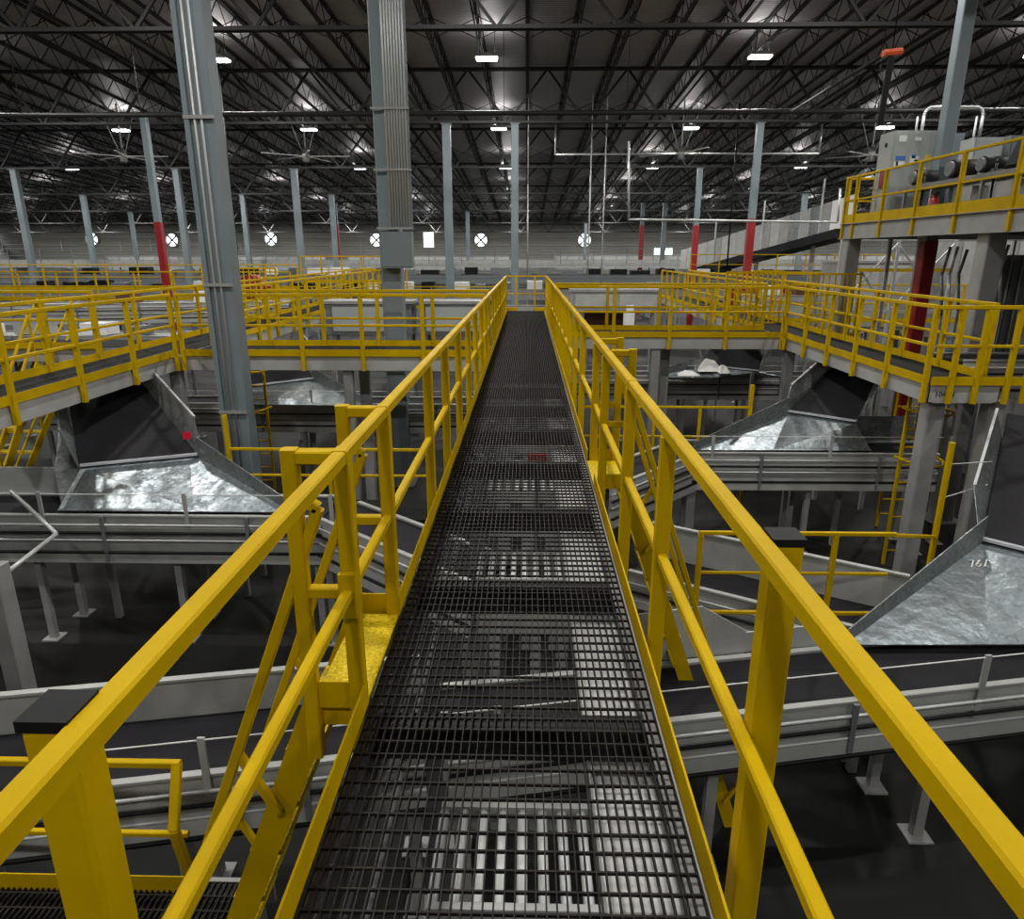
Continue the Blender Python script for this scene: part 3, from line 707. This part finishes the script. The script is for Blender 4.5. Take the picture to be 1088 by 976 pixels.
# ------------------------------------------------------------------ low platforms and ground rails
def platform(x0, x1, y0, y1, z, label, m=DECK):
    r = thing('work_platform', label, 'platform', ((x0+x1)/2, (y0+y1)/2, FLOOR))
    if m is GRATE:
        g = MB(); grating(g, x0, x1, y0, y1, z, .035, .1, .03, .008, .01); g.build('deck', GRATE, r)
        MB().box((x0, y0-.03, z-.16), (x1, y0, z)).box((x0, y1, z-.16), (x1, y1+.03, z)).build('frame', GREY, r)
    else: MB().box((x0, y0, z-.05), (x1, y1, z)).build('deck', m, r)
    for x in (x0+.08, x1-.08):
        for y in (y0+.08, y1-.08): MB().bar((x, y, FLOOR), (x, y, z-.05), .08).build('leg', GREY, r)
    return r
platform(-4.35, -1.3, 9.45, 10.3, -2.0, 'low platform behind the left slide, carrying a thin yellow rail')
g = guardrail((-4.28, 9.5, -2.0), (-1.4, 9.5, -2.0), 'thin yellow rail behind the left slide, crossing in front of the big column', sp=1.3, mid=.66, w=.05, toe=False, ext=.05)
MB().bar((-4.28, 9.5, -2), (-4.28, 9.5, -.45), .055).build('tall_post', YEL, g)
yb = 6.02; zT, zM, zL = at(870,567,Y=yb).z, at(870,609,Y=yb).z, at(870,651,Y=yb).z; xa, xb = at(745,567,Y=yb).x, 3.4
g = guardrail((xa, yb, zL-.1), (xb, yb, zL-.1), 'thin yellow rail low on the right, in front of the tall grey guard', ys=[.0, at(884,600,Y=yb).x-xa], w=.046, tr=.036, toe=False, h=zT-zL+.12, mid=zM-zL+.1, ext=.35)
MB().bar((xa, yb, zL), (xb, yb, zL), .036, .036, .005).build('low_rail', YEL, g)
platform(1.3, 3.4, 5.86, 6.18, zL-.45, 'narrow dark ledge carrying the thin yellow rail low on the right')
platform(.9, 4.1, 12.3, 12.9, -1.9, 'low platform behind the right slide, under the right cross walkway')
g = guardrail((.95, 12.0, -1.9), (3.92, 12.0, -1.9), 'thin yellow rail behind the right slide, ending at a tall post', ys=[.0, 1.3, 2.1, 2.97], w=.05, toe=False, ext=1.4)
MB().bar((3.92, 12.0, -1.9), (3.92, 12.0, -.45), .06).build('tall_post', YEL, g)
zt_ = at(100, 810, Y=3.2).z; zb_ = at(100, 943, Y=3.2).z
platform(-6.0, -1.52, 2.2, 3.26, zb_, 'low grating platform in the bottom left corner', GRATE)
g = guardrail((-5.6, 3.2, zb_), (-1.95, 3.2, zb_), 'thick yellow rail of the low grating platform, bottom left corner', h=zt_-zb_+.02, mid=at(100, 884, Y=3.2).z-zb_, ys=[.0, 1.25], w=.05, ext=.05)
e0 = V((-1.95, 3.2, zt_)); MB().bar(e0, e0+V((.02,-.16,-.30)), .05, .05, .006).bar(e0+V((.02,-.16,-.30)), V((-1.95, 3.16, zb_+.1)), .05, .05, .006).build('end_return', YEL, g)
# tall yellow posts and ladders by the right support posts
pa, pb = at(1012, 470, Y=7.5), at(985, 590, Y=7.5)
t = thing('stair_post', 'tall yellow post standing behind the nearest slide, ropes tied to it', 'post', (pa.x, 7.5, FLOOR))
MB().bar((pa.x, 7.5, FLOOR), (pa.x, 7.5, pa.z), .055, .055, .008).build('post', YEL, t)
MB().bar((pa.x, 7.5, at(990,570,Y=7.5).z), (xb, yb, zT-.01), .036, .036, .005).build('bracket', YEL, t)
for k in range(2): MB().tube((pa.x, 7.5, pa.z-.25-.4*k), (5.35, 7.75, -.55-.28*k), .006, 5).build('rope', WHITE, t)
def caged_ladder(x, y, z0, z1, label, w=.45):
    r = thing('yellow_ladder', label, 'ladder', (x, y, z0))
    for q in (x, x+w): MB().bar((q, y, z0), (q, y, z1), .05, .05, .006).build('stile', YEL, r)
    z = z0+.25
    while z < z1: MB().tube((x, y, z), (x+w, y, z), .016, 6).build('rung', YEL, r); z += .3
    for zz in (z1-.3, z1-1.1):
        P = [V((x+w/2-(w/2+.1)*math.cos(math.pi*k/6), y-(.6)*math.sin(math.pi*k/6), zz)) for k in range(7)]
        MB().path(P, .02, 6).build('hoop', YEL, r)
    return r
caged_ladder(6.05, 10.9, FLOOR, -.3, 'yellow hooped ladder between the two grey end posts on the right')
caged_ladder(6.75, 12.6, FLOOR, -.3, 'yellow hooped ladder under the right side walkway, by the belt wall')
caged_ladder(-6.0, 14.4, FLOOR, -.3, 'yellow hooped ladder below the left crossing, behind the big column')
ship_ladder(-8.3, .75, 11.6, 'yellow stair below the left side walkway at the left edge')
ship_ladder(-9.6, .75, 14.8, 'yellow stair with handrails outside the left side walkway', ang=45)
guardrail((-14, 13.2, 0), (-8.2, 13.2, 0), 'yellow rail left of the left side walkway, across the stair heads', sp=.9)
walkway(-14, -7.6, 13.3, 14.6, 'short dark side deck left of the left side walkway')
plate('guard_plate', [(-13.5, 10.0, -.9), (-7.9, 12.7, -.9), (-7.9, 12.7, -.55), (-13.5, 10.0, -.55)], .02, LGREY, 'long grey guard plate glimpsed through the left side rails', 'guard plate')
conveyor((-16, 18.5), (-9.2, 18.5), 1.2, -.35, 'broad grey conveyor behind the left side walkway rails', beltm=GREY, cords=False)
conveyor((-18, 23), (-8.4, 25), 1.2, .1, 'slanting grey conveyor further behind the left side rails', beltm=LGREY, cords=False)

# ------------------------------------------------------------------ background machinery
def hood(x0, x1, y, z0, z1, d, label, m=CABD, win=CAB):
    r = thing('machine_hood', label, 'machine', ((x0+x1)/2, y, z0))
    MB().slab([(x0, y, z0), (x1, y, z0), (x1, y, z1), (x0, y, z1)], d, (0,-1,0)).build('housing', m, r)
    MB().box((x0-.05, y-.04, z1-.06), (x1+.05, y+d+.04, z1+.02)).build('roof_sheet', GREY, r)
    n = max(1, int((x1-x0)/1.3))
    for i in range(n):
        a = x0+(x1-x0)*(i+.08)/n; b = x0+(x1-x0)*(i+.92)/n
        MB().box((a, y-.03, z0+.1), (b, y, z1-.14)).build('panel', win, r)
    for x in (x0+.1, x1-.1):
        for yy in (y+.1, y+d-.1): MB().bar((x, yy, FLOOR), (x, yy, z0), .12).build('leg', GREY, r)
    return r
hood(-5.6, -3.2, 19.5, -.45, .45, .9, 'blue-grey machine hood behind the left cross rail, left one')
hood(-2.95, -1.2, 19.5, -.45, .45, .9, 'blue-grey machine hood behind the left cross rail, beside the walkway')
hood(1.4, 4.2, 22.5, .0, .62, .9, 'pale grey machine hood behind the right cross rail', m=GREY, win=LGREY)
hood(1.9, 3.6, 23.6, -.9, -.1, .6, 'dark brown machine box below the pale hood on the right', m=BROWN, win=BROWN)
conveyor((-.9, 26.5), (1.2, 26.5), 1.0, -.2, 'grey conveyor crossing just past the walkway end gate', cords=False, detail=False)
conveyor((7.2, 24.5), (12, 24.5), .9, .35, 'grey conveyor behind the tall right side rails', cords=False, detail=False)
q = thing('wrapped_bundle', 'white wrapped bundle standing behind the right cross rail', 'bundle', (3.1, 21.5, -.55))
MB().prof((3.1,21.5,-.55), (3.1,21.5,-.0), [(-.14,-.12),(.14,-.13),(.17,.1),(-.1,.15)]).build('lower_bundle', WHITE, q)
MB().prof((3.12,21.5,.0), (3.1,21.5,.22), [(-.1,-.1),(.12,-.09),(.1,.1),(-.12,.08)]).build('upper_bundle', WHITE, q)
MB().bar((3.1,21.5,FLOOR), (3.1,21.5,-.55), .5, .4).build('plinth', CABD, q)
far = [(-44, 44, 40.5, -.25, 'long grey conveyor spanning the hall just past the walkway end, lowest of three', GREY),
       (-46, 46, 47, .35, 'long grey conveyor across the hall, middle of the three far lines', CABD),
       (-50, 50, 58.5, 1.15, 'long pale conveyor across the hall, highest of the three far lines', LGREY)]
for x0, x1, y, z, lab, gm in far:
    conveyor((x0, y), (x1, y), 1.4, z, lab, h=.55, legs=4.0, detail=False, guard_m=gm)
# dark parcels / drives on the far lines
k = 0
for y, z, n in ((40.5, -.25, 46), (47, .35, 40)):
    x = -32.0
    for i in range(n):
        w_ = random.uniform(.5, 1.3); x += w_+random.uniform(.15, .9)
        h_ = random.uniform(.25, .5)
        d = MB().box((-w_/2, -.4, 0), (w_/2, .4, h_)).box((-w_/2-.02, -.1, h_*.98), (w_/2+.02, .1, h_+.012)).build('carton', random.choice((BLACK, CABD, BLACK, WHITE, CABD)), None)
        d.location = (x, y, z)
        tag(d, 'small carton riding a far conveyor line across the hall', 'carton', 'cartons on the far conveyor lines')
def far_rail(x0, x1, y, z, label, m=YEL, sp=2.0, w=.06, toe=True, h=1.07):
    a, b = (x0, y, z), (x1, y, z)
    r = guardrail(a, b, label, sp=sp, w=w, ext=.1, m=m, toe=toe, h=h); return r
far_rail(-40, -9, 36, -.95, 'long yellow rail far behind the left side walkway')
far_rail(-8.5, -1.2, 36, -.95, 'yellow rail beyond the left cross walkway, past the pale hoods')
far_rail(1.2, 9, 36, -.95, 'yellow rail beyond the right cross walkway, far off')
far_rail(9.6, 40, 36, -.95, 'long yellow rail far behind the right side walkway')
far_rail(-52, 52, 57, 1.0, 'thin dark rail along the highest far conveyor line', m=CABD, sp=2.6, toe=False)
far_rail(-56, 56, 72, 2.0, 'thin grey rail low on the far wall, across the hall', m=GREY, sp=3, toe=False)
far_rail(-30, -9, 27, .0, 'yellow rail set back behind the left side rails', sp=1.5)
far_rail(8.2, 24, 27, .0, 'yellow rail set back behind the right side rails', sp=1.5)
far_rail(7.2, 16, 21, -.2, 'yellow rail under the far end of the mezzanine', sp=1.1)
far_rail(9.0, 20, 40, .6, 'yellow rail past the red-based column on the right', sp=1.6)
far_rail(-24, -10, 31, .2, 'yellow rail by the red-based thin column on the left', sp=1.4)
far_rail(-9.5, -5.2, 30.0, .55, 'high yellow rail beyond the end of the left side walkway', sp=.9)
for i, (x0, x1, y, z) in enumerate(((-46, -22, 78, 1.0), (-20, -2, 80, 1.0), (3, 22, 80, 1.1), (24, 48, 78, 1.1))):
    hood(x0, x1, y, z-1.2, z+.4, 2, ['pale equipment row by the far wall, leftmost of four', 'pale equipment row by the far wall, left of centre', 'pale equipment row by the far wall, right of centre', 'pale equipment row by the far wall, rightmost of four'][i], m=GREY, win=LGREY)
# yellow barred guard panels where the right walkways meet
def barred(a, b, z0, z1, n, label):
    a, b = V((*a, z0)), V((*b, z0)); u = V((0,0,z1-z0))
    r = thing('barred_gate', label, 'gate', tuple(a))
    m = MB(); m.bar(a, b, .05).bar(a+u, b+u, .05).bar(a, a+u, .05).bar(b, b+u, .05).build('frame', YEL, r)
    for i in range(1, n):
        p = a.lerp(b, i/n); MB().bar(p, p+u, .028).build('bar', YEL, r)
    MB().bar(a+u*.33, b+u*.33, .03).bar(a+u*.66, b+u*.66, .03).build('cross_bars', YEL, r)
    return r
barred((4.75, 17.2), (5.5, 17.2), 0, 1.30, 6, 'tall yellow barred panel behind the right cross rail, at the corner')
barred((5.75, 18.4), (6.5, 18.4), 0, 1.30, 6, 'tall yellow barred gate across the right side walkway')
barred((6.9, 17.6), (8.1, 17.6), -.2, 1.25, 8, 'yellow barred panel outside the right side walkway, near the column')
barred((-8.9, 21.5), (-7.6, 21.5), -.1, 1.3, 8, 'yellow barred panel outside the left side walkway, past the big column')
barred((-6.0, 26.0), (-4.4, 26.0), -.3, 1.15, 9, 'yellow barred panel beyond the left cross walkway, among far rails')
for i, (x, y, z, sx, sy_, h_, mm) in enumerate(((-11.4, 18.5, -.33, .35, .3, .3, WHITE), (-10.3, 18.4, -.33, .25, .3, .22, CABD), (-13.2, 18.6, -.33, .4, .3, .35, LGREY), (-14.5, 18.5, -.33, .3, .3, .25, WHITE), (-11.0, 24.37, .12, .4, .3, .35, WHITE), (-13.5, 23.83, .12, .3, .3, .3, BROWN), (8.3, 24.5, .37, .3, .3, .3, WHITE), (9.4, 24.5, .37, .35, .3, .24, BROWN))):
    d = MB().box((-sx, -sy_, 0), (sx, sy_, h_)).box((-sx-.01, -.03, h_-.002), (sx+.01, .03, h_+.006)).build('carton', mm, None); d.location = (x, y, z)
    tag(d, ['white carton on the broad left conveyor, third from its right end', 'small dark tote on the broad left conveyor at its right end', 'grey tote on the broad left conveyor behind the stair rails', 'white carton on the broad left conveyor near the picture edge', 'white carton on the slanting grey conveyor further behind', 'brown carton on the slanting grey conveyor further behind', 'white carton on the conveyor behind the tall right rails', 'brown carton on the conveyor behind the tall right rails'][i], 'carton')
# dull red round drum past the left walkway
q = at(266, 297, Y=27); t = thing('red_drum', 'dull red round drum showing above the left far rail', 'drum', (q.x, 27, q.z-.3))
MB().tube((q.x, 26.8, q.z-.25), (q.x, 27.6, q.z-.25), .42, 20).build('drum', RED, t)
MB().box((q.x-.75, 26.7, q.z-.32), (q.x+.75, 27.7, q.z-.22)).build('flange', RED, t)
MB().bar((q.x, 27.2, FLOOR), (q.x, 27.2, q.z-.3), .3).build('stand', CABD, t)
t = thing('red_machine', 'red machine housing behind the tall right rail corner', 'machine', (8.2, 26, -.6))
MB().box((7.4, 26, -.2), (8.8, 26.8, .5)).box((9.0, 26, .1), (10.2, 26.8, .62)).build('housing', RED, t)
MB().box((7.6, 25.96, .0), (8.2, 26, .35)).build('panel', CABD, t)
for x in (7.6, 8.6): MB().bar((x, 26.4, FLOOR), (x, 26.4, -.2), .15).build('leg', GREY, t)
# enclosed conveyor climbing to the right
a, b = at(722, 292, Y=52), at(905, 243, Y=38)
t = thing('inclined_conveyor', 'long panelled conveyor climbing to the right behind the mezzanine', 'conveyor', tuple(a))
n_ = 20; d = (b-a)/n_
for i in range(n_):
    p, q = a+d*i, a+d*(i+.94); hgt = 1.7
    MB().slab([p, q, q+V((0,0,hgt)), p+V((0,0,hgt))], .05).build('side_sheet', random.choice((LGREY, GREY, LGREY, GALVD, WHITE if i > 13 else LGREY)), t)
MB().bar(a-V((0,-.6,.2)), b-V((0,-.6,.2)), 1.4, .45).build('underframe', BLACK, t)
for f in (.25, .55, .85):
    p = a.lerp(b, f); MB().bar((p.x, p.y+.5, FLOOR), (p.x, p.y+.5, p.z-.2), .2).build('leg', GREY, t)
    MB().bar((p.x, p.y-.05, p.z), (p.x, p.y-.05, p.z+3), .08).build('guide_post', PIPE, t)
# braces and wire frames under the mezzanine
t = thing('storage_rack', 'pale braced steel rack standing under the mezzanine', 'rack', (9.2, 19.6, FLOOR))
for x in (8.4, 9.9, 11.4): MB().bar((x, 19.6, FLOOR), (x, 19.6, 2.2), .07).build('upright', PIPE, t)
for x in (8.4, 9.9):
    MB().bar((x, 19.6, .2), (x+1.5, 19.6, 2.0), .045).build('brace', PIPE, t); MB().bar((x, 19.64, 2.0), (x+1.5, 19.64, .2), .045).build('brace', PIPE, t)
for z in (.2, 1.3, 2.1): MB().bar((8.4, 19.6, z), (11.4, 19.6, z), .05, .09).build('shelf_beam', YEL if z == 1.3 else PIPE, t)
for i, (x, y, h_) in enumerate(((10.6, 16.2, 1.7), (11.6, 14.6, 1.5), (12.4, 13.2, 1.8))):
    t = thing('control_panel', ['grey tall panel under the mezzanine, just right of the red column', 'grey panel with white notice under the mezzanine', 'blue-grey tall panel under the mezzanine by the right edge'][i], 'cabinet', (x, y, FLOOR))
    MB().box((x-.5, y-.2, FLOOR), (x+.5, y+.2, h_)).build('body', (GREY, LGREY, COLM)[i], t)
    MB().box((x-.46, y-.22, FLOOR+.3), (x-.02, y-.2, h_-.1)).build('door', (CABD, LGREY, COLM)[i], t)
    MB().box((x+.02, y-.22, FLOOR+.3), (x+.46, y-.2, h_-.1)).build('door', (CABD, LGREY, COLM)[i], t)
    for k in range(3): MB().tube((x-.3+.25*k, y-.25, -1), (x-.3+.25*k, y-.25, h_+.3), .022, 6).build('conduit', PIPE, t)
conveyor((7.3, 12.2), (13, 12.2), .9, .0, 'grey conveyor passing under the mezzanine behind the right side rail', cords=False)
for i, (x0, x1, y, z0, z1) in enumerate(((9.6, 12.4, 22.5, -.6, 1.5), (12.6, 17.5, 21.5, -.8, 2.2))):
    hood(x0, x1, y, z0, z1, 1.2, ['pale machine casing seen below the mezzanine, left of the red column', 'tall pale machine casing below the mezzanine at the right edge'][i], m=GREY, win=LGREY)
for i, (px, py0, py1) in enumerate(((1010,262,335), (1018,262,335), (1028,265,330), (1072,260,325))):
    a_, b_ = at(px, py0, Y=15.0), at(px-10, py1, Y=15.0)
    tag(MB().path([a_, a_.lerp(b_, .4)+V((-.1,0,0)), b_, (b_.x, 15.0, FLOOR)], .03, 6).build('hanging_hose', PIPE if i % 2 else CABD), ['dark hose beside the red column under the mezzanine', 'pale hose left of the thick mezzanine column', 'dark hose just left of the thick mezzanine column', 'pale hose right of the thick mezzanine column'][i], 'hose')
# frames and beds seen through the main grating
for i, (y, z) in enumerate(((2.9, -1.3), (6.3, -1.25), (8.4, -1.1), (10.6, -1.1), (14.6, -1.0))):
    t = thing('roller_bed', ['grey roller bed under the grating, nearest one', 'grey roller bed under the grating, second from the camera', 'grey roller bed under the grating, third from the camera', 'grey roller bed under the grating, fourth from the camera', 'grey roller bed under the grating, just past the cross walkways'][i], 'roller bed', (0, y, FLOOR))
    for yy in (y-.32, y+.32): MB().box((-.47, yy-.02, z-.12), (.47, yy+.02, z+.04)).build('side_rail', LGREY, t)
    for k in range(9): MB().tube((-.45+.11*k, y-.3, z), (-.45+.11*k, y+.3, z), .028, 8).build('roller', PIPE, t)
    for x in (-.3, .0+.1*i % .2, .36):
        MB().bar((x, y-.3, FLOOR), (x, y-.3, z-.1), .10).build('leg', LGREY, t)
    MB().box((-.47, y-.36, z-.55), (.47, y-.33, z-.22)).build('apron', LGREY, t)

# ------------------------------------------------------------------ camera, world, view
cam = bpy.data.cameras.new('camera'); co = bpy.data.objects.new('camera', cam); C.objects.link(co)
co.location = CAM; co.rotation_euler = (math.radians(90)-PITCH, 0, YAW)
cam.sensor_width = 36; cam.lens = FPX/1088*36; cam.clip_end = 400; cam.clip_start = .02
bpy.context.scene.camera = co
wd = bpy.data.worlds.new('world'); bpy.context.scene.world = wd; wd.use_nodes = True
wd.node_tree.nodes['Background'].inputs[0].default_value = (.6, .7, .8, 1); wd.node_tree.nodes['Background'].inputs[1].default_value = .3
vs = bpy.context.scene.view_settings
vs.view_transform = 'Standard'; vs.look = 'None'; vs.exposure = -0.87; vs.gamma = 1; vs.use_curve_mapping = False
cy = bpy.context.scene.cycles
cy.max_bounces = 6; cy.diffuse_bounces = 3; cy.glossy_bounces = 3; cy.use_light_tree = True; cy.sample_clamp_indirect = 6
